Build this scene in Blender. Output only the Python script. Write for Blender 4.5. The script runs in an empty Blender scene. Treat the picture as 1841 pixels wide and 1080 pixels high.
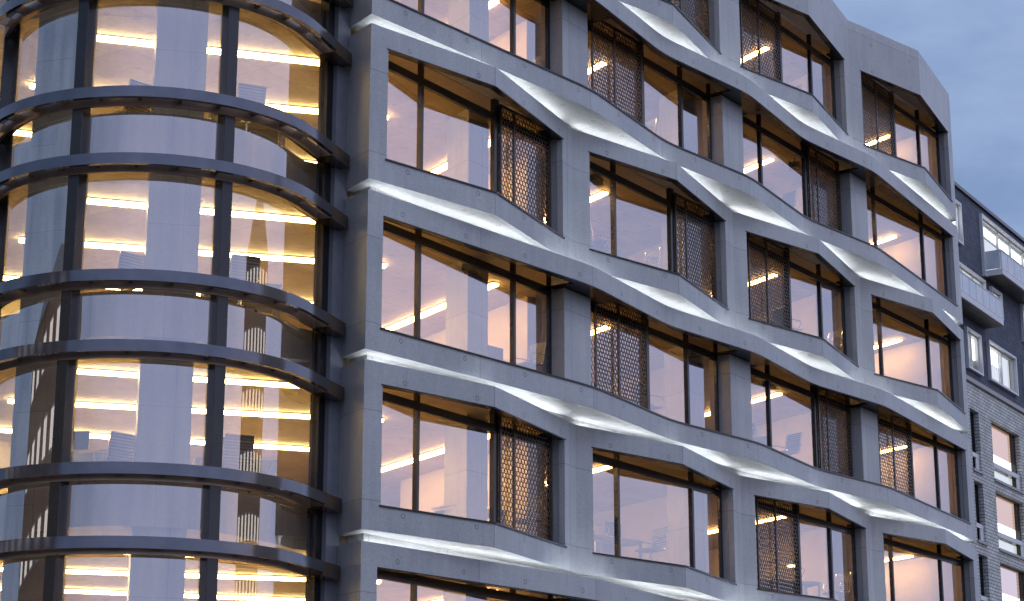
import bpy, math, random
from mathutils import Vector
R = math.radians
random.seed(7)
scene = bpy.context.scene
col = scene.collection
GZ = 25.66                      # height of the reference ledge above the street

# ------------------------------------------------------------------ camera, sky, sun, exposure
cam_d = bpy.data.cameras.new('camera')
cam = bpy.data.objects.new('camera', cam_d)
col.objects.link(cam)
cam.location = (-34.0513, -24.2527, -24.0143 + GZ)
cam.rotation_euler = (math.pi / 2 + 0.2683, 0, -0.9603)
cam_d.sensor_width = 36
cam_d.lens = 3657.17 * 36 / 1841
cam_d.clip_start = 0.5
cam_d.clip_end = 3000
scene.camera = cam

world = bpy.data.worlds.new("World")
scene.world = world
world.use_nodes = True
SUN_AZ = math.atan2(0.55, -0.83)          # low in the west, behind the street in front of the facade
def build_world():
    nt = world.node_tree
    nt.nodes.clear()
    N = nt.nodes.new; L = nt.links.new
    out = N('ShaderNodeOutputWorld'); bg = N('ShaderNodeBackground')
    sky = N('ShaderNodeTexSky'); sky.sky_type = 'NISHITA'; sky.sun_disc = False
    sky.sun_elevation = R(3); sky.sun_rotation = SUN_AZ
    sky.dust_density = 2.0
    tc = N('ShaderNodeTexCoord')
    dark = N('ShaderNodeVectorMath'); dark.operation = 'SCALE'; dark.inputs['Scale'].default_value = 0.9
    L(sky.outputs[0], dark.inputs[0])
    # broken dusk cloud: lilac towards the afterglow, blue grey away from it
    mp = N('ShaderNodeMapping'); mp.inputs['Scale'].default_value = (1.0, 1.0, 2.6)
    mp.inputs['Location'].default_value = (0.3, 0.1, 0.0)
    no = N('ShaderNodeTexNoise'); no.inputs['Scale'].default_value = 6.5; no.inputs['Detail'].default_value = 7
    no.inputs['Roughness'].default_value = 0.55
    L(tc.outputs['Generated'], mp.inputs[0]); L(mp.outputs[0], no.inputs['Vector'])
    rp = N('ShaderNodeValToRGB')
    rp.color_ramp.elements[0].position = 0.38; rp.color_ramp.elements[1].position = 0.68
    L(no.outputs['Fac'], rp.inputs[0])
    dot = N('ShaderNodeVectorMath'); dot.operation = 'DOT_PRODUCT'
    dot.inputs[1].default_value = Vector((0.05, -1.0, 0.0))
    L(tc.outputs['Generated'], dot.inputs[0])
    mr = N('ShaderNodeMapRange'); mr.inputs['From Min'].default_value = -0.32; mr.inputs['From Max'].default_value = 0.42
    L(dot.outputs['Value'], mr.inputs['Value'])
    cl = N('ShaderNodeMix'); cl.data_type = 'RGBA'
    cl.inputs['A'].default_value = (2.35, 3.15, 4.85, 1); cl.inputs['B'].default_value = (4.9, 5.4, 8.0, 1)
    L(mr.outputs[0], cl.inputs['Factor'])
    cd = N('ShaderNodeMix'); cd.data_type = 'RGBA'
    cd.inputs['A'].default_value = (1.35, 2.05, 3.6, 1); cd.inputs['B'].default_value = (4.1, 4.8, 7.6, 1)
    L(mr.outputs[0], cd.inputs['Factor'])
    m1 = N('ShaderNodeMix'); m1.data_type = 'RGBA'
    L(rp.outputs[0], m1.inputs['Factor']); L(cd.outputs['Result'], m1.inputs['A']); L(cl.outputs['Result'], m1.inputs['B'])
    m2 = N('ShaderNodeMix'); m2.data_type = 'RGBA'; m2.inputs['Factor'].default_value = 0.85
    L(dark.outputs[0], m2.inputs['A']); L(m1.outputs['Result'], m2.inputs['B'])
    L(m2.outputs['Result'], bg.inputs['Color']); bg.inputs['Strength'].default_value = 0.10
    L(bg.outputs[0], out.inputs[0])
build_world()

sun_d = bpy.data.lights.new('sun', 'SUN')
sun_d.energy = 0.3; sun_d.angle = R(20); sun_d.color = (0.9, 0.94, 1.0)
sun = bpy.data.objects.new('sun', sun_d); col.objects.link(sun)
sd = Vector((-0.10, 0.75, -0.90)).normalized()
sun.rotation_euler = sd.to_track_quat('-Z', 'Y').to_euler()

vs = scene.view_settings
vs.view_transform = 'Standard'; vs.look = 'None'; vs.gamma = 1; vs.exposure = 0.72
try: vs.use_curve_mapping = False
except Exception: pass
cy = scene.cycles
cy.max_bounces = 10; cy.diffuse_bounces = 3; cy.glossy_bounces = 5; cy.transparent_max_bounces = 16
cy.transmission_bounces = 6; cy.caustics_reflective = False; cy.caustics_refractive = False
cy.sample_clamp_indirect = 4.0; cy.use_denoising = True

# ------------------------------------------------------------------ materials
def new_mat(name):
    m = bpy.data.materials.new(name); m.use_nodes = True
    nt = m.node_tree
    b = nt.nodes['Principled BSDF']
    return m, nt, b
def math_node(nt, op, a, b=None, c=None):
    n = nt.nodes.new('ShaderNodeMath'); n.operation = op
    for i, v in enumerate((a, b, c)):
        if v is None: continue
        if isinstance(v, (int, float)): n.inputs[i].default_value = v
        else: nt.links.new(v, n.inputs[i])
    return n.outputs[0]
def noise_color(nt, b, ca, cb, scale, detail=6, rough=0.6, stretch=(1, 1, 1), lo=0.3, hi=0.7):
    L = nt.links.new
    tc = nt.nodes.new('ShaderNodeTexCoord'); mp = nt.nodes.new('ShaderNodeMapping'); mp.inputs['Scale'].default_value = stretch
    L(tc.outputs['Object'], mp.inputs[0])
    n = nt.nodes.new('ShaderNodeTexNoise'); n.inputs['Scale'].default_value = scale; n.inputs['Detail'].default_value = detail
    n.inputs['Roughness'].default_value = rough
    L(mp.outputs[0], n.inputs['Vector'])
    r = nt.nodes.new('ShaderNodeValToRGB')
    r.color_ramp.elements[0].color = (*ca, 1); r.color_ramp.elements[1].color = (*cb, 1)
    r.color_ramp.elements[0].position = lo; r.color_ramp.elements[1].position = hi
    L(n.outputs['Fac'], r.inputs[0]); L(r.outputs[0], b.inputs['Base Color'])
    return tc, n, r
def concrete(name, ca, cb, rough=0.5, axes='XZ', px=2.6, pz=1.2, off=(0.0, 0.0), holes=True, bump=0.08, lines=0.32):
    """fair-faced concrete: mottling, fine speckle, shuttering joints, tie holes"""
    m, nt, b = new_mat(name); L = nt.links.new
    tc, n, r = noise_color(nt, b, ca, cb, 0.9, 9, 0.62, (1, 1, 0.8))
    n2 = nt.nodes.new('ShaderNodeTexNoise'); n2.inputs['Scale'].default_value = 24; n2.inputs['Detail'].default_value = 6
    n2.inputs['Roughness'].default_value = 0.75
    L(tc.outputs['Object'], n2.inputs['Vector'])
    sp = nt.nodes.new('ShaderNodeMapRange'); sp.inputs['From Min'].default_value = 0.25; sp.inputs['From Max'].default_value = 0.75
    sp.inputs['To Min'].default_value = 0.76; sp.inputs['To Max'].default_value = 1.22
    L(n2.outputs['Fac'], sp.inputs['Value'])
    n3 = nt.nodes.new('ShaderNodeTexNoise'); n3.inputs['Scale'].default_value = 1.6; n3.inputs['Detail'].default_value = 5
    mp3 = nt.nodes.new('ShaderNodeMapping'); mp3.inputs['Scale'].default_value = (3.5, 3.5, 0.35)
    L(tc.outputs['Object'], mp3.inputs[0]); L(mp3.outputs[0], n3.inputs['Vector'])
    st = nt.nodes.new('ShaderNodeMapRange'); st.inputs['From Min'].default_value = 0.3; st.inputs['From Max'].default_value = 0.7
    st.inputs['To Min'].default_value = 0.93; st.inputs['To Max'].default_value = 1.06
    L(n3.outputs['Fac'], st.inputs['Value'])
    sx = nt.nodes.new('ShaderNodeSeparateXYZ'); L(tc.outputs['Object'], sx.inputs[0])
    a = sx.outputs['XYZ'.index(axes[0])]; c = sx.outputs['XYZ'.index(axes[1])]
    def cell(v, period, o):      # signed distance to nearest joint
        u = math_node(nt, 'ADD', v, o)
        f = math_node(nt, 'FRACT', math_node(nt, 'DIVIDE', u, period))
        return math_node(nt, 'MULTIPLY', math_node(nt, 'ABSOLUTE', math_node(nt, 'SUBTRACT', f, 0.5)), period)
    da = cell(a, px, off[0] + px / 2); dc = cell(c, pz, off[1] + pz / 2)
    ja = math_node(nt, 'LESS_THAN', da, 0.011); jc = math_node(nt, 'LESS_THAN', dc, 0.011)
    j = math_node(nt, 'MAXIMUM', ja, jc)
    mult = math_node(nt, 'SUBTRACT', 1.0, math_node(nt, 'MULTIPLY', j, lines))
    if holes:
        ha = cell(a, px / 2, off[0] + px / 4 + px / 8); hc = cell(c, pz / 2, off[1] + pz / 4 + pz / 8)
        d = math_node(nt, 'SQRT', math_node(nt, 'ADD', math_node(nt, 'MULTIPLY', ha, ha), math_node(nt, 'MULTIPLY', hc, hc)))
        ring = math_node(nt, 'LESS_THAN', math_node(nt, 'ABSOLUTE', math_node(nt, 'SUBTRACT', d, 0.045)), 0.014)
        mult = math_node(nt, 'MULTIPLY', mult, math_node(nt, 'SUBTRACT', 1.0, math_node(nt, 'MULTIPLY', ring, 0.4)))
    mult = math_node(nt, 'MULTIPLY', mult, sp.outputs[0])
    mult = math_node(nt, 'MULTIPLY', mult, st.outputs[0])
    fu = math_node(nt, 'FLOOR', math_node(nt, 'DIVIDE', math_node(nt, 'ADD', a, off[0]), px)); fv = math_node(nt, 'FLOOR', math_node(nt, 'DIVIDE', math_node(nt, 'ADD', c, off[1]), pz))
    cb_ = nt.nodes.new('ShaderNodeCombineXYZ'); L(fu, cb_.inputs[0]); L(fv, cb_.inputs[1])
    wn = nt.nodes.new('ShaderNodeTexWhiteNoise'); wn.noise_dimensions = '3D'; L(cb_.outputs[0], wn.inputs['Vector'])
    pr = nt.nodes.new('ShaderNodeMapRange'); pr.inputs['To Min'].default_value = 0.93; pr.inputs['To Max'].default_value = 1.07; L(wn.outputs['Value'], pr.inputs['Value'])
    mult = math_node(nt, 'MULTIPLY', mult, pr.outputs[0])
    vm = nt.nodes.new('ShaderNodeVectorMath'); vm.operation = 'SCALE'
    L(r.outputs[0], vm.inputs[0]); L(mult, vm.inputs['Scale']); L(vm.outputs[0], b.inputs['Base Color'])
    b.inputs['Roughness'].default_value = rough
    bp = nt.nodes.new('ShaderNodeBump'); bp.inputs['Strength'].default_value = bump * 4; bp.inputs['Distance'].default_value = 0.01
    L(n2.outputs['Fac'], bp.inputs['Height']); L(bp.outputs[0], b.inputs['Normal'])
    return m
M = {}
M['concrete'] = concrete('facade_concrete', (0.31, 0.33, 0.34), (0.38, 0.395, 0.40), 0.42, 'XZ', 3.9, 1.8, (0.02, 0.55))
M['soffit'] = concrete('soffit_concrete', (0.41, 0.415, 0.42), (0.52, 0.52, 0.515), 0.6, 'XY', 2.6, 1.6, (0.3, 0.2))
M['ceiling'] = concrete('ceiling_concrete', (0.36, 0.30, 0.25), (0.50, 0.43, 0.37), 0.6, 'XY', 2.5, 1.6, (0.6, 0.7))
M['inner_concrete'] = concrete('column_concrete', (0.34, 0.32, 0.30), (0.47, 0.45, 0.43), 0.4, 'XZ', 3.0, 1.8, (1.0, 0.9), holes=False)
def plain(name, c1, c2, scale, rough, metal=0.0, spec=0.5, stretch=(1, 1, 1), bump=0.0):
    m, nt, b = new_mat(name)
    tc, n, r = noise_color(nt, b, c1, c2, scale, 6, 0.6, stretch)
    b.inputs['Roughness'].default_value = rough; b.inputs['Metallic'].default_value = metal
    b.inputs['Specular IOR Level'].default_value = spec
    if bump:
        bp = nt.nodes.new('ShaderNodeBump'); bp.inputs['Strength'].default_value = bump; bp.inputs['Distance'].default_value = 0.01
        nt.links.new(n.outputs['Fac'], bp.inputs['Height']); nt.links.new(bp.outputs[0], b.inputs['Normal'])
    return m
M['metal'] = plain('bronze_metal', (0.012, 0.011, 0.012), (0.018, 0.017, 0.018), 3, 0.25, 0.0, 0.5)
M['ring_metal'] = plain('ring_metal', (0.10, 0.105, 0.125), (0.135, 0.14, 0.165), 3, 0.12, 0.75, 0.5)
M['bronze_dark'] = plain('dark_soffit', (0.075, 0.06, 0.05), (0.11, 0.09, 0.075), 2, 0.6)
M['rail_bronze'] = plain('rail_bronze', (0.24, 0.17, 0.13), (0.32, 0.235, 0.18), 3, 0.28, 0.7, 0.5)
M['bronze'] = plain('polished_bronze', (0.17, 0.115, 0.08), (0.23, 0.16, 0.115), 3, 0.22, 0.8, 0.5)
M['strip_plate'] = plain('plate_metal', (0.20, 0.21, 0.24), (0.25, 0.26, 0.29), 5, 0.45, 0.0, 0.5)
M['screen'] = plain('screen_metal', (0.035, 0.026, 0.02), (0.055, 0.042, 0.032), 8, 0.35, 0.0, 0.5)
M['wall'] = plain('painted_wall', (0.54, 0.49, 0.43), (0.62, 0.57, 0.50), 1.3, 0.7)
M['carpet'] = plain('carpet', (0.13, 0.12, 0.12), (0.20, 0.19, 0.18), 30, 0.95)
M['desk'] = plain('desk_top', (0.42, 0.40, 0.38), (0.5, 0.48, 0.45), 6, 0.45)
M['mesh_fabric'] = plain('chair_fabric', (0.15, 0.155, 0.17), (0.21, 0.215, 0.23), 30, 0.6)
def ribbed(name):
    m, nt, b = new_mat(name)
    tc = nt.nodes.new('ShaderNodeTexCoord'); sx = nt.nodes.new('ShaderNodeSeparateXYZ'); nt.links.new(tc.outputs['Object'], sx.inputs[0])
    v = math_node(nt, 'ADD', sx.outputs[2], math_node(nt, 'MULTIPLY', sx.outputs[1], 0.6))
    f = math_node(nt, 'SINE', math_node(nt, 'MULTIPLY', v, 2 * math.pi / 0.062))
    r = nt.nodes.new('ShaderNodeValToRGB'); r.color_ramp.elements[0].color = (0.15, 0.155, 0.17, 1); r.color_ramp.elements[1].color = (0.36, 0.36, 0.37, 1)
    r.color_ramp.elements[0].position = 0.35; r.color_ramp.elements[1].position = 0.85
    nt.links.new(math_node(nt, 'MULTIPLY_ADD', f, 0.5, 0.5), r.inputs[0]); nt.links.new(r.outputs[0], b.inputs['Base Color'])
    b.inputs['Roughness'].default_value = 0.55
    return m
M['mesh_fabric'] = ribbed('chair_fabric_ribbed')
M['chrome'] = plain('chrome', (0.62, 0.60, 0.58), (0.72, 0.70, 0.68), 9, 0.15, 1.0)
M['plastic'] = plain('dark_plastic', (0.025, 0.027, 0.032), (0.035, 0.037, 0.042), 9, 0.35)
M['asphalt'] = plain('asphalt', (0.035, 0.035, 0.037), (0.06, 0.06, 0.062), 8, 0.85, bump=0.3)
M['paving'] = plain('paving', (0.20, 0.20, 0.20), (0.28, 0.275, 0.27), 3, 0.8)
M['earth'] = plain('earth', (0.09, 0.09, 0.085), (0.13, 0.13, 0.12), 0.4, 0.9)
M['white_metal'] = plain('pale_metal', (0.50, 0.51, 0.53), (0.58, 0.59, 0.60), 6, 0.4)
M['coping'] = plain('coping_stone', (0.30, 0.29, 0.29), (0.38, 0.37, 0.36), 4, 0.7)
def brick(name, c1, c2, mortar, w=0.42, h=0.135, msize=0.015):
    m, nt, b = new_mat(name); L = nt.links.new
    tc = nt.nodes.new('ShaderNodeTexCoord'); sx = nt.nodes.new('ShaderNodeSeparateXYZ'); L(tc.outputs['Object'], sx.inputs[0])
    u = math_node(nt, 'ADD', sx.outputs[0], sx.outputs[1])
    cx = nt.nodes.new('ShaderNodeCombineXYZ'); L(u, cx.inputs[0]); L(sx.outputs[2], cx.inputs[1])
    bt = nt.nodes.new('ShaderNodeTexBrick')
    bt.inputs['Color1'].default_value = (*c1, 1); bt.inputs['Color2'].default_value = (*c2, 1); bt.inputs['Mortar'].default_value = (*mortar, 1)
    bt.inputs['Scale'].default_value = 1; bt.inputs['Brick Width'].default_value = w; bt.inputs['Row Height'].default_value = h
    bt.inputs['Mortar Size'].default_value = msize; bt.inputs['Bias'].default_value = -0.1
    L(cx.outputs[0], bt.inputs['Vector'])
    n = nt.nodes.new('ShaderNodeTexNoise'); n.inputs['Scale'].default_value = 1.3; n.inputs['Detail'].default_value = 6
    L(tc.outputs['Object'], n.inputs['Vector'])
    mr = nt.nodes.new('ShaderNodeMapRange'); mr.inputs['To Min'].default_value = 0.65; mr.inputs['To Max'].default_value = 1.35
    L(n.outputs['Fac'], mr.inputs['Value'])
    vm = nt.nodes.new('ShaderNodeVectorMath'); vm.operation = 'SCALE'
    L(bt.outputs['Color'], vm.inputs[0]); L(mr.outputs[0], vm.inputs['Scale']); L(vm.outputs[0], b.inputs['Base Color'])
    bp = nt.nodes.new('ShaderNodeBump'); bp.inputs['Strength'].default_value = 0.5; bp.inputs['Distance'].default_value = 0.01
    L(bt.outputs['Fac'], bp.inputs['Height']); bp.invert = True; L(bp.outputs[0], b.inputs['Normal'])
    b.inputs['Roughness'].default_value = 0.8
    return m
M['brick_pale'] = brick('pale_brick', (0.42, 0.45, 0.43), (0.56, 0.57, 0.53), (0.10, 0.105, 0.11), 0.40, 0.14)
M['brick_dark'] = brick('dark_brick', (0.05, 0.062, 0.095), (0.078, 0.095, 0.135), (0.028, 0.033, 0.048), 0.40, 0.14)
M['brick_red'] = brick('red_brick', (0.30, 0.13, 0.06), (0.40, 0.19, 0.10), (0.22, 0.18, 0.15), 0.24, 0.08)
def glass(name, tint, refl, base, ior=1.45):
    m = bpy.data.materials.new(name); m.use_nodes = True; nt = m.node_tree; nt.nodes.clear(); L = nt.links.new
    out = nt.nodes.new('ShaderNodeOutputMaterial'); mx = nt.nodes.new('ShaderNodeMixShader')
    tr = nt.nodes.new('ShaderNodeBsdfTransparent'); tr.inputs[0].default_value = (*tint, 1)
    gl = nt.nodes.new('ShaderNodeBsdfGlossy'); gl.inputs['Color'].default_value = (*refl, 1); gl.inputs['Roughness'].default_value = 0.0
    # a faint ripple, as float glass has
    tc = nt.nodes.new('ShaderNodeTexCoord'); n = nt.nodes.new('ShaderNodeTexNoise'); n.inputs['Scale'].default_value = 0.5
    bp = nt.nodes.new('ShaderNodeBump'); bp.inputs['Strength'].default_value = 0.02; bp.inputs['Distance'].default_value = 0.05
    L(tc.outputs['Object'], n.inputs['Vector']); L(n.outputs['Fac'], bp.inputs['Height']); L(bp.outputs[0], gl.inputs['Normal'])
    fr = nt.nodes.new('ShaderNodeFresnel'); fr.inputs['IOR'].default_value = ior
    ad = nt.nodes.new('ShaderNodeMath'); ad.operation = 'MULTIPLY_ADD'; ad.use_clamp = True; ad.inputs[1].default_value = 0.3; ad.inputs[2].default_value = base
    L(fr.outputs[0], ad.inputs[0]); L(ad.outputs[0], mx.inputs[0]); L(tr.outputs[0], mx.inputs[1]); L(gl.outputs[0], mx.inputs[2])
    L(mx.outputs[0], out.inputs[0])
    return m
M['glass'] = glass('solar_glass', (1.0, 0.76, 0.48), (0.93, 0.95, 1.0), 0.345)
M['tower_glass'] = glass('tower_glass', (1.0, 0.89, 0.70), (0.96, 0.95, 1.0), 0.31)
M['far_glass'] = glass('far_glass', (0.9, 0.9, 0.85), (0.95, 0.95, 1.0), 0.25)
def frosted(name):
    m, nt, b = new_mat(name)
    noise_color(nt, b, (0.42, 0.47, 0.52), (0.55, 0.60, 0.64), 2.2)
    b.inputs['Roughness'].default_value = 0.3; b.inputs['Transmission Weight'].default_value = 0.0
    return m
M['frosted'] = frosted('frosted_panel')
def emit(name, c, s):
    m = bpy.data.materials.new(name); m.use_nodes = True; nt = m.node_tree; nt.nodes.clear()
    out = nt.nodes.new('ShaderNodeOutputMaterial'); e = nt.nodes.new('ShaderNodeEmission')
    e.inputs[0].default_value = (*c, 1); e.inputs[1].default_value = s
    nt.links.new(e.outputs[0], out.inputs[0]); return m
M['warm_light'] = emit('warm_strip', (1.0, 0.71, 0.34), 21.0)
M['tower_light'] = emit('tower_strip', (1.0, 0.76, 0.34), 25.0)
M['led'] = emit('ledge_led', (0.90, 0.95, 1.0), 12.5)
M['lamp_light'] = emit('lamp_light', (1.0, 0.93, 0.8), 14.0)
M['lit_room'] = emit('room_glow_bright', (0.95, 0.97, 1.0), 1.9)  # emissive sheet colour, stands in for room light behind the neighbour's panes
M['house_lit'] = emit('house_window', (1.0, 0.93, 0.85), 0.95)
M['lit_warm'] = emit('room_glow_warm', (0.85, 0.55, 0.42), 0.6)  # warm room light put into the sheet's own glow
M['lit_dim'] = emit('room_glow_dim', (0.90, 0.95, 1.0), 0.6)  # weaker room light, also emitted by the sheet itself

# ------------------------------------------------------------------ mesh helpers
class MB:
    def __init__(self): self.v = []; self.f = []
    def quad(self, a, b, c, d): 
        i = len(self.v); self.v += [a, b, c, d]; self.f.append((i, i + 1, i + 2, i + 3))
    def hexa(self, p):           # 8 corners: bottom loop 0-3, top loop 4-7
        i = len(self.v); self.v += list(p)
        for q in ((0, 3, 2, 1), (4, 5, 6, 7), (0, 1, 5, 4), (1, 2, 6, 5), (2, 3, 7, 6), (3, 0, 4, 7)):
            self.f.append(tuple(i + k for k in q))
    def box(self, x0, x1, y0, y1, z0, z1):
        self.hexa([(x0, y0, z0), (x1, y0, z0), (x1, y1, z0), (x0, y1, z0), (x0, y0, z1), (x1, y0, z1), (x1, y1, z1), (x0, y1, z1)])
    def prism(self, poly, z0, z1):
        n = len(poly); i = len(self.v)
        self.v += [(x, y, z0) for x, y in poly] + [(x, y, z1) for x, y in poly]
        self.f.append(tuple(i + k for k in reversed(range(n)))); self.f.append(tuple(i + n + k for k in range(n)))
        for k in range(n):
            l = (k + 1) % n; self.f.append((i + k, i + l, i + n + l, i + n + k))
    def tube(self, pts, r, n=8):
        pts = [Vector(p) for p in pts]; rr = r if isinstance(r, (list, tuple)) else [r] * len(pts)
        base = len(self.v); prev = None
        for k, p in enumerate(pts):
            d = (pts[min(k + 1, len(pts) - 1)] - pts[max(k - 1, 0)]).normalized()
            if prev is None:
                u = d.cross(Vector((0, 0, 1)))
                if u.length < 1e-3: u = d.cross(Vector((1, 0, 0)))
                u.normalize()
            else: u = (prev - d * prev.dot(d)).normalized()
            w = d.cross(u); prev = u
            for j in range(n):
                a = 2 * math.pi * j / n
                self.v.append(tuple(p + (u * math.cos(a) + w * math.sin(a)) * rr[k]))
        for k in range(len(pts) - 1):
            for j in range(n):
                l = (j + 1) % n
                self.f.append((base + k * n + j, base + k * n + l, base + (k + 1) * n + l, base + (k + 1) * n + j))
        self.f.append(tuple(base + j for j in reversed(range(n))))
        e = base + (len(pts) - 1) * n; self.f.append(tuple(e + j for j in range(n)))
    def ring(self, r0, r1, z0, z1, a0, a1, c, n=96):       # curved bar, angles in degrees
        m = max(2, int(abs(a1 - a0) / 360 * n)); i = len(self.v)
        for k in range(m + 1):
            a = R(a0 + (a1 - a0) * k / m); ca, sa = math.cos(a), math.sin(a)
            for r, z in ((r0, z0), (r1, z0), (r1, z1), (r0, z1)): self.v.append((c[0] + r * ca, c[1] + r * sa, z))
        for k in range(m):
            for j in range(4):
                l = (j + 1) % 4; self.f.append((i + k * 4 + j, i + k * 4 + l, i + (k + 1) * 4 + l, i + (k + 1) * 4 + j))
        self.f.append((i, i + 3, i + 2, i + 1)); e = i + m * 4; self.f.append((e, e + 1, e + 2, e + 3))
    def mesh(self, name, mat):
        me = bpy.data.meshes.new(name); me.from_pydata([tuple(v) for v in self.v], [], self.f); me.update()
        import bmesh
        bm = bmesh.new(); bm.from_mesh(me); bmesh.ops.recalc_face_normals(bm, faces=bm.faces); bm.to_mesh(me); bm.free()
        me.materials.append(M[mat]); return me
    def build(self, name, mat, parent=None, smooth=False):
        return link(name, self.mesh(name, mat), parent, smooth)
def link(name, me, parent=None, smooth=False):
    o = bpy.data.objects.new(name, me); col.objects.link(o)
    if parent: o.parent = parent
    if smooth:
        for p in me.polygons: p.use_smooth = True
        try: me.set_sharp_from_angle(angle=R(35))
        except Exception: pass
    return o
def tag(o, label, cat, group=None):
    o['label'] = label; o['category'] = cat
    if group: o['group'] = group
    return o
def thing(name, label, cat, loc=(0, 0, 0), rz=0, group=None):
    o = bpy.data.objects.new(name, None); col.objects.link(o); o.location = loc; o.rotation_euler = (0, 0, rz)
    o.empty_display_size = 0.3
    return tag(o, label, cat, group)
def copy_tree(o, parent=None):
    c = o.copy(); col.objects.link(c); c.parent = parent
    for ch in list(o.children): copy_tree(ch, c)
    return c
def bevel(o, w=0.01, seg=1):
    b = o.modifiers.new('bevel', 'BEVEL'); b.width = w; b.segments = seg; b.limit_method = 'ANGLE'; b.angle_limit = R(35)
    return o

# ------------------------------------------------------------------ the office building: plan lines
P = 7.797
GL = 1.02                                    # glass line behind the ridge plane
END = (27.62, 0.755); ENDBACK = (31.6, 10.6)
PA = [(-3.14, 1.60), (-3.50, 0.70)]
for k in range(4):
    PA += [(k * P, 0.0)] + ([(k * P + 4.236, 0.755)] if k < 3 else [])
PA += [END, ENDBACK]
def smooth_poly(pts, keep, d=0.55):
    out = []
    for i, p in enumerate(pts):
        if i in keep: out.append(p); continue
        a, b = Vector(pts[i - 1]), Vector(pts[i + 1]); q = Vector(p)
        s = q + (a - q).normalized() * d; e = q + (b - q).normalized() * d
        for t in (0, 0.25, 0.5, 0.75, 1):
            r = s * (1 - t) ** 2 + q * 2 * t * (1 - t) + e * t * t; out.append((r.x, r.y))
    return out
PB = [(-3.14, 1.60), (-3.48, 0.71), (3.9, 0.0), (8.0, 0.42), (11.7, 0.0), (15.8, 0.42), (19.5, 0.0), (27.62, 0.75), ENDBACK]
PB = smooth_poly(PB, {0, 1, len(PB) - 2, len(PB) - 1})
def yat(poly, x):                            # facade depth at x (front run only)
    pts = poly[1:-1]
    for a, b in zip(pts, pts[1:]):
        if a[0] <= x <= b[0]: return a[1] + (b[1] - a[1]) * (x - a[0]) / (b[0] - a[0])
    return pts[0][1] if x < pts[0][0] else pts[-1][1]
def split(poly, xs):
    out = [poly[0]]
    for a, b in zip(poly[:-1], poly[1:]):
        if b is not poly[-1] and a is not poly[0]:
            for x in sorted(xs):
                if a[0] + 1e-4 < x < b[0] - 1e-4: out.append((x, a[1] + (b[1] - a[1]) * (x - a[0]) / (b[0] - a[0])))
        out.append(b)
    return out
def offset(poly, t):                         # parallel line towards the inside
    out = []
    for i, p in enumerate(poly):
        ds = []
        if i > 0: ds.append((Vector(p) - Vector(poly[i - 1])).normalized())
        if i < len(poly) - 1: ds.append((Vector(poly[i + 1]) - Vector(p)).normalized())
        ns = [Vector((-d.y, d.x)) for d in ds]; n = ns[0]
        if len(ns) == 2:
            n = ns[0] + ns[1]; n.normalize(); n = n / max(0.35, n.dot(ns[0]))
        out.append((p[0] + n.x * t, p[1] + n.y * t))
    return out
def shell(mb, poly, zs, solid, t=0.15):
    inn = offset(poly, t); n = len(poly) - 1; m = len(zs) - 1
    S = lambda i, j: 0 <= i < n and 0 <= j < m and solid(i, j)
    for i in range(n):
        a, b, ia, ib = poly[i], poly[i + 1], inn[i], inn[i + 1]
        for j in range(m):
            if not solid(i, j): continue
            z0, z1 = zs[j], zs[j + 1]
            mb.quad((*a, z0), (*b, z0), (*b, z1), (*a, z1)); mb.quad((*ib, z0), (*ia, z0), (*ia, z1), (*ib, z1))
            if not S(i, j - 1): mb.quad((*a, z0), (*ia, z0), (*ib, z0), (*b, z0))
            if not S(i, j + 1): mb.quad((*a, z1), (*b, z1), (*ib, z1), (*ia, z1))
            if not S(i - 1, j): mb.quad((*a, z0), (*a, z1), (*ia, z1), (*ia, z0))
            if not S(i + 1, j): mb.quad((*b, z0), (*ib, z0), (*ib, z1), (*b, z1))
def weld(mb):                                # merge doubles so the shells stay one smooth sheet
    return mb
OPEN0, OPEN1 = -3.03, 3.60                   # window opening in each bay, from the ridge
XS = [v for k in range(4) for v in (k * P + OPEN0, k * P + OPEN1)]
XS[-1] = 27.05
def in_opening(x): return any(XS[2 * k] - 1e-3 < x < XS[2 * k + 1] + 1e-3 for k in range(4))
def in_ribbon(x): return XS[0] - 1e-3 < x < XS[-1] + 1e-3
PAs = split(PA, XS); PBs = split(PB, [XS[0], XS[-1]])
def mids(poly): return [((a[0] + b[0]) / 2) for a, b in zip(poly, poly[1:])]
office = thing('office_building', 'grey concrete office building with zigzag ledges lit from below and warm windows', 'building', (0, 0, 0))
RECESS = [(-2.88, 1.66), (-3.06, 1.00)] + [(x, 1.00) for x in (0, 8, 16, 24)] + [(27.35, 1.00), (31.3, 10.8)]
def inner_line(poly):                        # where the soffit meets the recessed wall, one point per plan point
    out = []
    for i, p in enumerate(poly):
        if i == 0: out.append((-2.88, 1.66))
        elif i == 1: out.append((-3.06, 1.00))
        elif i == len(poly) - 2: out.append((27.35, 1.00))
        elif i == len(poly) - 1: out.append((31.3, 10.7))
        else: out.append((min(max(p[0], -3.05), 27.34), 1.00))
    return out
def soffit_plate(mb, poly, z0, z1, t=0.15):
    inn = offset(poly, t); deep = inner_line(poly)
    for i in range(len(poly) - 1):
        a, b, c, d = inn[i], inn[i + 1], deep[i + 1], deep[i]
        mb.hexa([(*a, z0), (*b, z0), (*c, z0), (*d, z0), (*a, z1), (*b, z1), (*c, z1), (*d, z1)])
def led_strip(poly, z, parent, back=0.27):
    l0 = offset(poly[:-1] + [poly[-1]], back); l1 = offset(poly, back + 0.035); mb = MB()
    for i in range(len(poly) - 2):
        mb.hexa([(*l0[i], z), (*l0[i + 1], z), (*l1[i + 1], z), (*l1[i], z), (*l0[i], z + .02), (*l0[i + 1], z + .02), (*l1[i + 1], z + .02), (*l1[i], z + .02)])
    return mb.build('ledge_light', 'led', parent)
def column_prism(mb, pts, z0, z1): mb.prism(pts, z0, z1)

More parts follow.
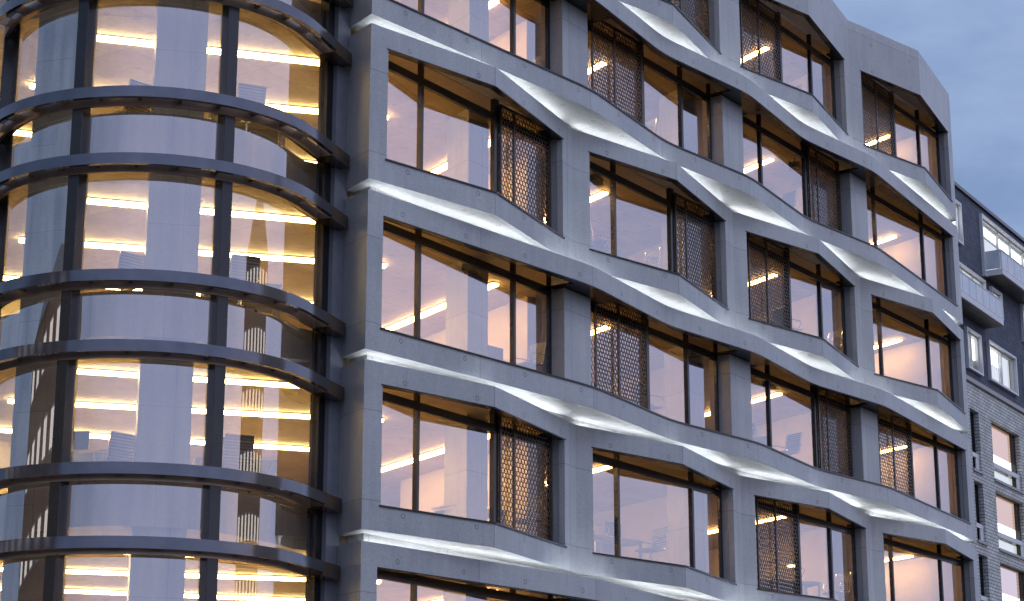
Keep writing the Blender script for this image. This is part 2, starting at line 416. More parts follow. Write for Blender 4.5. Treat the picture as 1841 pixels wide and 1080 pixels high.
WIN = {}                                     # per row and bay: (mullions, thick mullion, screen side)
T1 = ([-1.38, 1.38], 1.38, 'right'); T2 = ([0.02, 2.02], 0.02, 'left'); T3 = ([-1.4, 2.1], None, None); T4 = ([-1.75, 1.85], None, None)
WIN = {'A0': [T3, T1, T2, T2], 'B0': [T3, T2, T1, T4], 'A1': [T1, T1, T2, T4], 'B1': [T3, T2, T1, T2],
       'A2': [T1, T3, T2, T4], 'B2': [T3, T2, T1, T4]}
HEXP = 0.118
def hex_screen(width, height, post):
    mb = MB(); d = 0.014; rw = HEXP / math.sqrt(3); rh = rw * 0.82; dz = rw * 1.5
    rows = int(height / dz) + 1; cols = int(width / HEXP) + 1
    for r in range(rows):
        for c in range(cols):
            cx = (c + (0.5 if r % 2 else 0)) * HEXP; cz = r * dz
            if cx < .02 or cx > width - .02 or cz < .02 or cz > height - .02: continue
            o = [(cx + rw * math.sin(R(60 * k)), cz + rw * math.cos(R(60 * k))) for k in range(6)]
            q = [(cx + rh * math.sin(R(60 * k)), cz + rh * math.cos(R(60 * k))) for k in range(6)]
            i = len(mb.v)
            mb.v += [(x, 0, z) for x, z in o] + [(x, 0, z) for x, z in q] + [(x, d, z) for x, z in q] + [(x, d, z) for x, z in o]
            for k in range(6):
                l = (k + 1) % 6
                mb.f += [(i + k, i + l, i + 6 + l, i + 6 + k), (i + 6 + k, i + 6 + l, i + 12 + l, i + 12 + k), (i + 12 + k, i + 12 + l, i + 18 + l, i + 18 + k)]
    fr = 0.045
    for x0, x1 in ((-.01, fr), (width - fr, width + .01), (post - .035, post + .035)): mb.box(x0, x1, -.012, .034, -.01, height + .01)
    for z0, z1 in ((-.01, fr), (height - fr, height + .01)): mb.box(fr, post - .035, -.012, .034, z0, z1); mb.box(post + .035, width - fr, -.012, .034, z0, z1)
    me = bpy.data.meshes.new('screen'); me.from_pydata(mb.v, [], mb.f); me.update(); me.materials.append(M['screen']); return me
SCREEN_H = 2.66
SCREEN_ME = {'right': hex_screen(2.02, SCREEN_H, 0.55), 'left': hex_screen(2.36, SCREEN_H, 1.05)}
def window(row, k, kind, zr):
    """zr = world height of the A-row ledge of this pair of storeys"""
    mul, thick, scr = kind; ox = k * P
    if row[0] == 'A': sill, head, top, tr = zr - 2.912, zr - 0.449, zr - 0.11, (zr - .64, zr - .46)
    else: sill, head, top, tr = zr - 6.50, zr - 4.10, zr - 3.71, (zr - 4.245, zr - 4.055)
    x0, x1 = ox - 3.10, ox + 3.60
    if k == 3: x1 = 27.08
    z0 = sill - 0.05
    fr = MB(); y0, y1 = GL - .04, GL + .03
    fr.box(x0, x0 + .06, y0, y1, z0, top); fr.box(x1 - .10, x1, y0, y1, z0, top)
    fr.box(x0 + .06, x1 - .10, y0, y1, z0, z0 + .09)
    fr.box(x0 + .06, x1 - .10, y0 - .004, y1 + .004, *tr)
    for m in mul:
        w = .085 if m == thick else .042
        fr.box(ox + m - w, ox + m + w, y0 - .02, y1 + .02, z0 + .09, tr[0]); fr.box(ox + m - w, ox + m + w, y0 - .02, y1 + .02, tr[1], top)
    fo = fr.build('window', 'metal', office)
    gl = MB(); gl.quad((x0 + .03, GL, z0 + .03), (x1 - .05, GL, z0 + .03), (x1 - .05, GL, top - .002), (x0 + .03, GL, top - .002))
    gl.build('pane', 'glass', fo)
    poly = PAs if row[0] == 'A' else PBs
    # sill plate and head trim follow the folded concrete edge
    for nm, za, zb, yo in (('sill', sill - .004, sill + .028, -.03), ('head_trim', head - .02, head + .004, -.016)):
        s = MB()
        xs = sorted({ox + OPEN0 - .04 if nm == 'sill' or row[0] == 'A' else ox + OPEN0, x1 + (.05 if row[0] == 'A' or k == 3 else 1.2)} | {p[0] for p in poly[1:-1] if ox + OPEN0 - .04 < p[0] < x1 + (.05 if row[0] == 'A' or k == 3 else 1.2)})
        if row[0] == 'B' and k > 0: xs = [x for x in xs]; 
        yb = GL - .115 if nm == 'sill' else None
        for a, b in zip(xs, xs[1:]):
            if b - a < 1e-3: continue
            ya, yb_ = yat(poly, a) + yo, yat(poly, b) + yo
            da, db = (GL - .045, GL - .045) if nm == 'sill' else (ya + .17, yb_ + .17)
            s.hexa([(a, ya, za), (b, yb_, za), (b, db, za), (a, da, za), (a, ya, zb), (b, yb_, zb), (b, db, zb), (a, da, zb)])
        s.build(nm, 'metal', fo)
    if scr:
        so = link('screen', SCREEN_ME[scr], fo)
        so.location = (ox + (1.47 if scr == 'right' else -2.42), GL - .10, sill + .035)
    return fo

def add_row(r):
    zr = GZ - 7.2 * r
    # --- folded shell round the A storey
    top = zr + (1.0825 if r == 0 else 0.0)
    zs = [zr - 3.407, zr - 2.912, zr - 0.449, top]
    mb = MB(); mid = mids(PAs)
    shell(mb, PAs, zs, lambda i, j: j != 1 or i == 0 or i == len(mid) - 1 or not in_opening(mid[i]))
    bevel(mb.build('concrete_shell', 'concrete', office), .008)
    for k in range(4):                       # pier cheeks behind the skin
        pm = MB()
        a, b = XS[2 * k + 1], (XS[2 * k + 2] if k < 3 else None)
        if b is not None:
            v = k * P + 4.236
            pts = [(a, yat(PA, a) + .155), (v, .912), (b, yat(PA, b) + .155), (b, 1.09), (a, 1.09)]
        else: pts = [(a, yat(PA, a) + .155), (27.42, .905), (27.42, 1.09), (a, 1.09)]
        pm.prism(pts, zr - 2.884, zr - .449); pm.build('pier_cheek', 'concrete', office)
    pm = MB(); pm.prism([(-3.03, .81), (-3.03, 1.09), (-3.18, 1.09), (-3.30, .88)], zr - 2.884, zr - .449)
    pm.build('pier_cheek', 'concrete', office)
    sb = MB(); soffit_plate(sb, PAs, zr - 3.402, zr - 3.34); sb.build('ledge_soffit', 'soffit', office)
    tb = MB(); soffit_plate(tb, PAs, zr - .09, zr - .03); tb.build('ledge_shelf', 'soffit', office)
    if r > 0:
        led_strip(PAs, zr - .02, office)
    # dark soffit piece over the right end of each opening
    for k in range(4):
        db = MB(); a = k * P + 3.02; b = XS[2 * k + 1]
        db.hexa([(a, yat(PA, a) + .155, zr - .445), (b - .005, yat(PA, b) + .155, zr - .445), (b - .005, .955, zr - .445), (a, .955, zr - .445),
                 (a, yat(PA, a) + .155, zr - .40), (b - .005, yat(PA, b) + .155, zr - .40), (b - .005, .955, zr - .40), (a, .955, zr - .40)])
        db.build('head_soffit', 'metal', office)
    # --- ribbon storey: head band, sill band, end piers, columns
    midb = mids(PBs)
    mb = MB(); zs = [zr - 6.98, zr - 6.50, zr - 4.10, zr - 3.627]
    shell(mb, PBs, zs, lambda i, j: j != 1 or i == 0 or i == len(midb) - 1 or not in_ribbon(midb[i]))
    bevel(mb.build('concrete_band', 'concrete', office), .008)
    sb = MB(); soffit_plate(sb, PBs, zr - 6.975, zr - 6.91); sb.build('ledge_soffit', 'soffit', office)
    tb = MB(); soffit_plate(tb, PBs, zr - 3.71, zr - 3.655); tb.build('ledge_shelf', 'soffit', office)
    led_strip(PBs, zr - 3.645, office)
    pm = MB(); pm.prism([(-3.03, .84), (-3.03, 1.09), (-3.18, 1.09), (-3.30, .88)], zr - 6.47, zr - 4.10); pm.build('pier_cheek', 'concrete', office)
    pm = MB(); pm.prism([(27.05, .86), (27.42, .905), (27.42, 1.09), (27.05, 1.09)], zr - 6.47, zr - 4.10)
    pm.build('pier_cheek', 'concrete', office)
    for k in range(3):
        a = k * P + 3.60; b = k * P + 4.72
        c = MB(); c.prism([(a, .62), (b, .62), (b, 1.25), (a, 1.25)], zr - 6.468, zr - 4.095)
        bevel(c.build('facade_column', 'concrete', office), .012)
        s = MB(); x = a - .12; y = k * P + 5.30
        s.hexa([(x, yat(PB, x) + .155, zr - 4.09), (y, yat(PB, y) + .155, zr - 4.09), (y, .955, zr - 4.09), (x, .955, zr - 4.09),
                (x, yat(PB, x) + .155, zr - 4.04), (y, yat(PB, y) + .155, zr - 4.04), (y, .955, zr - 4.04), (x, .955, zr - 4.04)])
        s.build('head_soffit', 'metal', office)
    # wall in the shadow gap between the storeys
    for z0, z1 in ((zr - 3.72, zr - 2.96), (zr - 7.30, zr - 6.55)):
        w = MB()
        for a, b in zip(RECESS, RECESS[1:]):
            oa, ob = (a[0] + .05, a[1] + .05), (b[0] + .05, b[1] + .05)
            w.hexa([(*a, z0), (*b, z0), (*ob, z0), (*oa, z0), (*a, z1), (*b, z1), (*ob, z1), (*oa, z1)])
        w.build('recess_wall', 'soffit', office)
    for row in ('A%d' % r, 'B%d' % r):
        for k in range(4):
            window(row, k, WIN[row][k], zr)
for r in range(3): add_row(r)
# head of the next storey down and the plain wall to the street
zr = GZ - 21.6
mb = MB(); shell(mb, PAs, [zr - 4.06, zr], lambda i, j: True); mb.build('concrete_shell', 'concrete', office)
tb = MB(); soffit_plate(tb, PAs, zr - .09, zr - .03); tb.build('ledge_shelf', 'soffit', office); led_strip(PAs, zr - .02, office)

# floors, ceilings, inside walls
TC = (-5.885, 4.304); TR = 3.533; TG = 3.03
def pol(r, a): return (TC[0] + r * math.cos(R(a)), TC[1] + r * math.sin(R(a)))
A_END, A_START = -57.0, -216.0
FLOORS = [('A0', GZ - 2.8), ('B0', GZ - 6.4), ('A1', GZ - 10.0), ('B1', GZ - 13.6), ('A2', GZ - 17.2), ('B2', GZ - 20.8)]
BEND = -74.0
def tpath(r, a0, L, n=90):
    """plan line of the tower at radius r: arc from angle a0 to the bend, then a straight run of length L (centre at the origin)"""
    m = max(4, int(abs(BEND - a0) / 1.6))
    pts = [(r * math.cos(R(a0 + (BEND - a0) * k / m)), r * math.sin(R(a0 + (BEND - a0) * k / m))) for k in range(m + 1)]
    if L > 0:
        d = (math.cos(R(BEND + 90)), math.sin(R(BEND + 90)))
        pts.append((pts[-1][0] + d[0] * L, pts[-1][1] + d[1] * L))
    return pts
def sweep(mb, p0, p1, z0, z1):
    i = len(mb.v); m = len(p0)
    for a, b in zip(p0, p1):
        mb.v += [(*a, z0), (*b, z0), (*b, z1), (*a, z1)]
    for k in range(m - 1):
        for j in range(4):
            l = (j + 1) % 4; mb.f.append((i + k * 4 + j, i + k * 4 + l, i + (k + 1) * 4 + l, i + (k + 1) * 4 + j))
    mb.f.append((i, i + 3, i + 2, i + 1)); e = i + (m - 1) * 4; mb.f.append((e, e + 1, e + 2, e + 3))
c1, c2 = pol(2.30, A_END - 6), pol(2.30, A_START + 3)
c1 = (-4.6, 2.02)
main_poly = [c1, (-3.75, 2.22), (-3.0, 1.95), (-2.78, 1.10), (27.3, 1.10), (31.0, 10.5), (31.0, 16), (-8.2, 16), c2]
arc = [c1] + [pol(2.30, BEND - (BEND - (A_START + 3)) * i / 40) for i in range(41)]
for i in range(7):
    zf = GZ + 0.8 - 3.6 * i                  # floor finish
    mb = MB(); mb.prism(main_poly, zf - .90, zf); 
    mb.prism(list(reversed(arc)), zf - .895, zf - .004)
    mb.build('floor_slab', 'ceiling', office)
wl = MB(); wl.box(-8.2, 31, 12.6, 12.8, 0.1, GZ + .9); wl.build('back_wall', 'wall', office)
wl = MB(); wl.prism([(27.30, 1.12), (27.5, 1.12), (31.1, 10.5), (31.1, 12.6), (30.9, 12.6), (30.9, 10.55)], 0.1, GZ + .9); wl.build('end_wall', 'wall', office)
rf = MB(); rf.prism([(-2.9, 1.7), (-2.8, 1.1), (27.3, 1.1), (31, 10.6), (31, 16.1), (-8.3, 16.1), c2], GZ + .82, GZ + .95); rf.build('roof', 'coping', office)
U = Vector((math.cos(R(68)), math.sin(R(68))))
def along(x, y, d, w): return [(x, y), (x + w, y), (x + w + U.x * d, y + U.y * d), (x + U.x * d, y + U.y * d)]
for nm, zf in FLOORS:
    pt = MB()
    for k in range(3): pt.prism(along(k * P + 4.9, 2.55, 6.0, .72), zf + .002, zf + 2.696)
    pt.build('partition', 'wall', office)
    for j in range(3):
        cm = MB(); cm.prism(along(1.45 + 9.72 * j, 1.80, .95, .78), zf + .002, zf + 2.698); cm.build('inner_column', 'inner_concrete', office)

# ------------------------------------------------------------------ glazed corner tower
tower = thing('glass_tower', 'rounded glass corner tower with stacked dark metal rings and warm lit floors', 'tower', (TC[0], TC[1], 0))
TO = (0, 0)
def tpol(r, a): return (r * math.cos(R(a)), r * math.sin(R(a)))
RZ = []
for n in range(-3, 6):
    RZ += [GZ - 9.93 - 3.6 * n, GZ - 11.265 - 3.6 * n]
MA = [-216.0, -163.5, -110.5, -57.5]
for z in RZ:
    g = MB()
    sweep(g, tpath(TR - .09, A_START, .90), tpath(TR, A_START, .90), z - .215, z)
    ro = g.build('ring', 'ring_metal', tower, True)
    g = MB(); sweep(g, tpath(TR - .36, A_START, .85), tpath(TR - .30, A_START, .85), z - .285, z - .085); g.build('inner_rail', 'rail_bronze', ro, True)
    for a in [-75.5 - 13.2 * i for i in range(11)]:
        ca, sa = math.cos(R(a)), math.sin(R(a)); w = .028; s = MB()
        for r0, r1 in ((TG + .05, TR - .05),):
            s.hexa([(r0 * ca + w * sa, r0 * sa - w * ca, z - .19), (r1 * ca + w * sa, r1 * sa - w * ca, z - .19), (r1 * ca - w * sa, r1 * sa + w * ca, z - .19), (r0 * ca - w * sa, r0 * sa + w * ca, z - .19),
                    (r0 * ca + w * sa, r0 * sa - w * ca, z - .03), (r1 * ca + w * sa, r1 * sa - w * ca, z - .03), (r1 * ca - w * sa, r1 * sa + w * ca, z - .03), (r0 * ca - w * sa, r0 * sa + w * ca, z - .03)])
        s.build('bracket', 'bronze', ro)
    tm = MB(); sweep(tm, tpath(TG - .06, A_START, 1.45), tpath(TG + .07, A_START, 1.45), z - .17, z); tm.build('transom', 'bronze', ro, True)
    # tie from the ring's end to the concrete return
    pa, pb = tpath(TR - .02, A_START, .86)[-1], tpath(TR - .02, A_START, 1.72)[-1]; pc, pd = tpath(TR - .34, A_START, 1.72)[-1], tpath(TR - .34, A_START, .86)[-1]
    e = MB(); e.prism([pa, pb, pc, pd], z - .262, z + .012); e.build('end_tie', 'bronze', ro)
zb, zt = 0.0, GZ + 1.1
for a in MA[:3]:
    m = MB(); w = .115
    ca, sa = math.cos(R(a)), math.sin(R(a)); r0, r1 = TG - .10, TG + .20
    m.prism([(r0 * ca + w * sa, r0 * sa - w * ca), (r1 * ca + w * sa, r1 * sa - w * ca), (r1 * ca - w * sa, r1 * sa + w * ca), (r0 * ca - w * sa, r0 * sa + w * ca)], zb, zt)
    bevel(m.build('mullion', 'metal', tower), .01)
full = tpath(TG, A_START, 1.5)
def cut(a0, a1):
    n = 30
    return [tpol(TG, a0 + (a1 - a0) * k / n) for k in range(n + 1)]
for a0, a1 in zip(MA, MA[1:]):
    last = a1 == MA[-1]
    pts = cut(a0 + 1, a1 - 1) if not last else cut(a0 + 1, BEND) + [tpath(TG, A_START, L)[-1] for L in (.4, .8, 1.2, 1.5)]
    me = bpy.data.meshes.new('curved_pane'); vs_ = []; fs_ = []
    for k, p in enumerate(pts):
        vs_ += [(*p, .1), (*p, zt - .05)]
        if k: fs_.append((2 * k - 2, 2 * k, 2 * k + 1, 2 * k - 1))
    me.from_pydata(vs_, [], fs_); me.update(); me.materials.append(M['tower_glass'])
    link('curved_pane', me, tower, True)
# columns standing inside the tower, edge plate against the concrete return
cl = MB(); x, y = -6.85 - TC[0], 2.42 - TC[1]
def square(cx, cy, w, d, rot):
    c, s = math.cos(R(rot)), math.sin(R(rot)); return [(cx + c * a - s * b, cy + s * a + c * b) for a, b in ((0, 0), (w, 0), (w, d), (0, d))]
cl.prism(square(-7.40 - TC[0], 2.98 - TC[1], 1.0, .8, -42), .1, GZ + .8); cl.build('tower_column', 'inner_concrete', tower)
cl = MB(); cl.prism(square(-8.27 - TC[0], 5.45 - TC[1], 1.2, .22, -72), .1, GZ + .8); cl.build('tower_column', 'inner_concrete', tower)
ep = MB(); ep.box(-3.47 - TC[0], -3.06 - TC[0], 1.615 - TC[1], 1.76 - TC[1], .1, GZ + 1.0); ep.build('edge_plate', 'strip_plate', tower)
ep = MB(); ep.box(-3.66 - TC[0], -3.475 - TC[0], 1.72 - TC[1], 1.95 - TC[1], .1, GZ + 1.0); ep.build('jamb', 'metal', tower)
cp = MB(); cp.prism(tpath(TR, A_START, 1.2), GZ + 1.1, GZ + 1.3); cp.build('roof', 'ring_metal', tower)

# ------------------------------------------------------------------ ceiling lights
ORD = {'A0': 'top floor', 'B0': 'second floor down', 'A1': 'third floor down', 'B1': 'fourth floor down', 'A2': 'fifth floor down', 'B2': 'sixth floor down'}
def strip_light(p0, p1, zc, w, mat, label, group):
    d = (Vector(p1) - Vector(p0)); L_ = d.length; a = math.atan2(d.y, d.x)
    t = thing('strip_light', label, 'ceiling light', (p0[0], p0[1], zc), a, group)
    h = MB(); h.box(0, L_, -w / 2 - .012, w / 2 + .012, -.03, -.002); h.build('housing', 'white_metal', t)
    b = MB(); b.box(.01, L_ - .01, -w / 2, w / 2, -.085, -.031); b.build('diffuser', mat, t)
    return t
STRIPS = [(3.45, 2.45, 'nearest the corner tower'), (8.35, 2.45, 'second from the corner tower'), (17.7, 2.45, 'third from the corner tower'), (27.05, 2.75, 'farthest from the corner tower')]
TSTR = [((-7.0, 6.12), (-2.62, 2.68), 'closest to the curved glass'), ((-5.4, 8.95), (0.80, 3.64), 'middle one of three'), ((-4.4, 12.2), (3.4, 6.35), 'deepest inside')]
CEIL = [('A0', GZ - .1), ('B0', GZ - 3.7), ('A1', GZ - 7.3), ('B1', GZ - 10.9), ('A2', GZ - 14.5), ('B2', GZ - 18.1)]
for nm, zc in CEIL:
    for x, y, w in STRIPS:
        L_ = 6.5 if x < 20 else 3.2
        strip_light((x, y), (x + U.x * L_, y + U.y * L_), zc, .17, 'warm_light', 'warm strip light behind the flat facade, %s, %s' % (ORD[nm], w), 'facade strip lights')
    for p, q, w in TSTR:
        strip_light(p, q, zc, .20, 'tower_light', 'bright strip light in the round tower, %s, %s' % (ORD[nm], w), 'tower strip lights')

# ------------------------------------------------------------------ office furniture
def make_chair():
    t = thing('office_chair', 'chair', 'office chair')
    prof = [(-.24, .47), (-.23, .455), (-.05, .445), (.15, .455), (.205, .49), (.235, .60), (.26, .80), (.30, .97), (.31, 1.0)]
    s = MB(); w = .25
    fine = []
    for a, b in zip(prof, prof[1:]):
        for i in range(6): fine.append((a[0] + (b[0] - a[0]) * i / 6, a[1] + (b[1] - a[1]) * i / 6))
    fine.append(prof[-1]); n = len(fine)
    base = len(s.v)
    for i, (y, z) in enumerate(fine):
        r = .016 * (i % 3 == 0)
        s.v += [(-w, y, z + r * .5), (w, y, z + r * .5), (w, y + .022 + r, z - .022), (-w, y + .022 + r, z - .022)]
    for i in range(n - 1):
        for j in range(4):
            l = (j + 1) % 4; s.f.append((base + i * 4 + j, base + i * 4 + l, base + i * 4 + 4 + l, base + i * 4 + 4 + j))
    s.f.append((base, base + 3, base + 2, base + 1)); e = base + (n - 1) * 4; s.f.append((e, e + 1, e + 2, e + 3))
    s.build('seat_shell', 'mesh_fabric', t)
    for sx in (-1, 1):
        f = MB(); f.tube([(sx * (w + .012), y, z) for y, z in prof], .019, 6); f.build('side_frame', 'chrome', t, True)
        a = MB(); a.tube([(sx * .28, .25, .66), (sx * .31, .10, .68), (sx * .31, -.14, .67), (sx * .30, -.17, .60), (sx * .275, -.08, .46)], .015, 6); a.build('armrest', 'chrome', t, True)
    p = MB(); p.tube([(0, 0, .10), (0, 0, .40)], .028, 10); p.box(-.10, .10, -.08, .10, .395, .44); p.build('post', 'chrome', t)
    b = MB()
    for k in range(5):
        a = R(72 * k + 18); b.tube([(0, 0, .13), (.30 * math.cos(a), .30 * math.sin(a), .075)], [.026, .016], 6)
    bo = b.build('star_base', 'chrome', t, True)
    for k in range(5):
        a = R(72 * k + 18); c = MB(); x, y = .30 * math.cos(a), .30 * math.sin(a)
        c.tube([(x - .02 * math.sin(a), y + .02 * math.cos(a), .032), (x + .02 * math.sin(a), y - .02 * math.cos(a), .032)], .030, 10); c.build('caster', 'plastic', bo)
    return t
chair0 = make_chair(); used = [0]
def chair(x, y, zf, rz, label, s=1.0):
    o = chair0 if not used[0] else copy_tree(chair0); used[0] += 1
    o.location = (x, y, zf + .003); o.scale = (1.08,) * 3; o.rotation_euler = (0, 0, R(rz)); o['label'] = label; o['group'] = 'office chairs behind the glass'; return o
def make_desk():
    t = thing('office_desk', 'desk', 'desk')
    d = MB(); d.box(-.8, .8, -.4, .4, .715, .75); bevel(d.build('desktop', 'desk', t), .005)
    for sx in (-1, 1):
        l = MB(); l.box(sx * .74 - .03, sx * .74 + .03, -.37, -.31, 0, .714); l.box(sx * .74 - .03, sx * .74 + .03, .31, .37, 0, .714); l.box(sx * .74 - .03, sx * .74 + .03, -.309, .309, .66, .713); l.build('leg', 'white_metal', t)
    m = MB(); m.box(-.70, .70, .385, .398, .35, .713); m.build('modesty_panel', 'white_metal', t)
    return t
desk0 = make_desk(); dused = [0]
def desk(x, y, zf, rz, label):
    o = desk0 if not dused[0] else copy_tree(desk0); dused[0] += 1
    o.location = (x, y, zf + .003); o.rotation_euler = (0, 0, R(rz)); o['label'] = label; o['group'] = 'office desks behind the glass'; return o
def make_monitor():
    t = thing('monitor', 'monitor', 'monitor')
    p = MB(); p.box(-.30, .30, -.018, .018, .13, .50); bevel(p.build('display_panel', 'plastic', t), .006)
    s = MB(); s.box(-.285, .285, -.022, -.0185, .145, .485); s.build('display', 'metal', t)
    b = MB(); b.tube([(0, .03, .01), (0, .05, .30)], .018, 8); b.box(-.12, .12, -.07, .11, 0, .012); b.build('stand', 'chrome', t)
    return t
mon0 = make_monitor(); mused = [0]
def monitor(x, y, z, rz, label):
    o = mon0 if not mused[0] else copy_tree(mon0); mused[0] += 1
    o.location = (x, y, z + .756); o.rotation_euler = (0, 0, R(rz)); o['label'] = label; o['group'] = 'monitors on the desks'; return o
FL = dict(FLOORS)
ORDW = ['first', 'second', 'third', 'fourth']
def place(nm, x, y, rz, w, note):
    chair(x, y, FL[nm], rz, 'grey office chair behind %s window from tower, %s%s' % (w, ORD[nm], note))
place('B1', 3.30, 1.45, -108, 'first', '')
place('B1', 8.76, 1.50, 70, 'second', '')
place('B1', 13.50, 1.42, 70, 'third', ', beside the column')
place('B1', 15.96, 1.42, -108, 'third', ', beside the screen')
place('A1', 6.47, 1.62, 70, 'second', ', left of the mullion')
place('A1', 8.73, 1.58, -108, 'second', ', beside the screen')
place('A1', 16.37, 1.42, 70, 'third', ', beside the screen')
place('A1', 18.92, 1.42, -108, 'third', ', at the right end')
place('B0', 3.50, 1.48, -100, 'first', '')
place('B0', 16.28, 1.45, -108, 'third', '')
place('B0', 8.84, 1.65, -112, 'second', '')
place('A2', 6.17, 1.50, 70, 'second', ', left of the mullion')
place('A2', 8.63, 1.45, -108, 'second', ', right of the mullion')
place('A2', 18.73, 1.42, -108, 'third', '')
place('A2', 3.30, 1.45, -100, 'first', ', behind the hexagon screen')
place('A0', 17.2, 1.6, -112, 'third', '')
def desk_set(nm, x, y, rz, mx, my, mrz, w, note=''):
    desk(x, y, FL[nm], rz, 'pale desk behind %s window from the tower, %s%s' % (w, ORD[nm], note))
    monitor(mx, my, FL[nm], mrz, 'dark monitor on the desk behind %s window from the tower, %s%s' % (w, ORD[nm], note))
desk_set('B1', 3.75, 2.55, -8, 3.85, 2.78, -8, 'first')
desk_set('A2', 7.95, 2.20, -8, 8.45, 2.42, -6, 'second')
desk_set('B1', 14.75, 2.25, -66, 15.0, 2.2, -75, 'third')
desk_set('A1', 7.7, 2.45, -66, 7.95, 2.5, -75, 'second')
desk_set('A2', 2.45, 2.45, -10, 2.7, 2.45, -24, 'first')
desk(17.6, 2.30, FL['A2'], -30, 'pale desk with a lit lamp on it, third window from the tower')
desk_set('A1', 17.6, 2.45, -50, 17.8, 2.55, -65, 'third')
# desk lamp with a lit head
lamp = thing('desk_lamp', 'dark desk lamp with long arm and glowing white head', 'lamp', (18.0, 2.2, FL['A2'] + .756))
b = MB(); b.tube([(0, 0, 0), (0, 0, .025)], .10, 16); b.build('base', 'plastic', lamp)
b = MB(); b.tube([(0, 0, .02), (.16, -.1, .40), (-.55, -.05, .50)], .012, 6); b.build('arm', 'plastic', lamp)
b = MB(); b.tube([(-.50, -.05, .50), (-.56, -.055, .47), (-.58, -.06, .42)], [.05, .10, .13], 14); b.build('shade', 'plastic', lamp)
b = MB(); b.tube([(-.582, -.061, .418), (-.584, -.062, .395)], [.12, .10], 14); b.build('bulb', 'lamp_light', lamp)
def ceiling_unit(x, y, zc, rz, label):
    t = thing('projector', label, 'projector', (x, y, zc), R(rz), 'projectors under the office ceilings')
    b = MB(); b.box(-.24, .24, -.17, .17, -.36, -.20); bevel(b.build('case', 'plastic', t), .02, 2)
    a = MB(); a.tube([(0, 0, -.198), (0, 0, -.003)], .025, 10); a.build('ceiling_arm', 'plastic', t)
    l = MB(); l.tube([(.12, -.171, -.28), (.12, -.20, -.28)], .045, 14); l.build('lens', 'chrome', t)
ceiling_unit(1.5, 1.75, GZ - 10.9, 24, 'dark ceiling projector behind the first window from tower, fourth floor down')
ceiling_unit(6.75, 1.75, GZ - 7.3, 24, 'dark ceiling projector behind the second window from tower, third floor down')
ceiling_unit(18.1, 1.9, GZ - 3.7, 24, 'dark ceiling projector behind the third window from tower, second floor down')
ceiling_unit(15.7, 1.75, GZ - 10.9, 24, 'dark ceiling projector behind the third window from tower, fourth floor down')
# tower furniture
def tplace(nm, x, y, rz, note):
    chair(x, y, FL[nm], rz, 'grey office chair in the round tower, %s, %s' % (ORD[nm], note))
for nm in ('A1', 'B1', 'A2'):
    tplace(nm, -5.35, 2.40, 150, 'right of the concrete column')
    desk(-4.75, 2.95, FL[nm], -42, 'pale desk in the round tower right of the concrete column, %s' % ORD[nm])
for nm in ('A1', 'B1', 'A2'):
    tplace(nm, -6.85, 4.15, 170, 'left of the concrete column')
monitor(-7.0, 5.1, FL['A2'], 120, 'dark monitor in the round tower left of the concrete column')
desk(-7.0, 5.1, FL['A2'], 120, 'pale desk in the round tower left of the concrete column')
monitor(-4.9, 3.1, FL['A2'], -42, 'dark monitor in the round tower right of the column, fifth floor down')
monitor(-4.9, 3.1, FL['B1'], -42, 'dark monitor in the round tower right of the column, fourth floor down')

# ------------------------------------------------------------------ brick neighbour on the right
NB = thing('brick_building', 'brick apartment building with dark brick top storeys and two balconies, behind the right end', 'building', (45, 7.3, GZ), R(4))
def pwall(name, mat, s0, s1, z0, z1, holes, t=.5):
    ss = sorted({s0, s1} | {h[0] for h in holes} | {h[1] for h in holes}); zz = sorted({z0, z1} | {h[2] for h in holes} | {h[3] for h in holes})
    ss = [s for s in ss if s0 <= s <= s1]; zz = [z for z in zz if z0 <= z <= z1]
    poly = [(s, 0.0) for s in ss]; mb = MB()
    def solid(i, j):
        cs, cz = (ss[i] + ss[i + 1]) / 2, (zz[j] + zz[j + 1]) / 2
        return not any(h[0] < cs < h[1] and h[2] < cz < h[3] for h in holes)
    shell(mb, poly, zz, solid, t); return mb.build(name, mat, NB)
UP = [(1.62, 9.4, .30, 2.98), (-4.5, 1.45, -2.05, -.08), (2.4, 3.7, -1.2, -.12), (-1.35, .38, -4.38, -2.76), (1.52, 5.15, -4.32, -2.70), (6.75, 10.2, -1.5, .12), (6.6, 10.0, -4.3, -2.7), (-4.2, -1.22, .95, 2.65)]
pwall('upper_wall', 'brick_dark', -24, 30, -4.80, 3.40, UP, .45)
LOW = []
for z0, z1 in ((-8.62, -6.1), (-11.55, -9.12), (-14.5, -12.1)):
    LOW += [(1.45, 5.3, z0, z1), (-1.3, -.17, z0, z1), (8.3, 12.1, z0, z1), (-6.0, -3.0, z0, z1)]
pwall('lower_wall', 'brick_pale', -24, 30, -GZ, -5.0, LOW, .6)
c = MB(); c.box(-24, 30, -.10, .50, -4.99, -4.81); c.build('coping', 'coping', NB)
c = MB(); c.box(-24, 30, -.10, .60, 3.402, 3.56); c.build('roof_edge', 'metal', NB)
c = MB(); c.box(-24, 30, .61, 12, -GZ, 3.39); 
c2_ = MB(); c2_.box(-24, 30, 2.6, 12, -GZ, 3.39); c2_.build('core', 'brick_dark', NB)
c = MB(); c.box(-24, 30, .47, 2.58, 3.25, 3.39); c.build('roof', 'coping', NB)
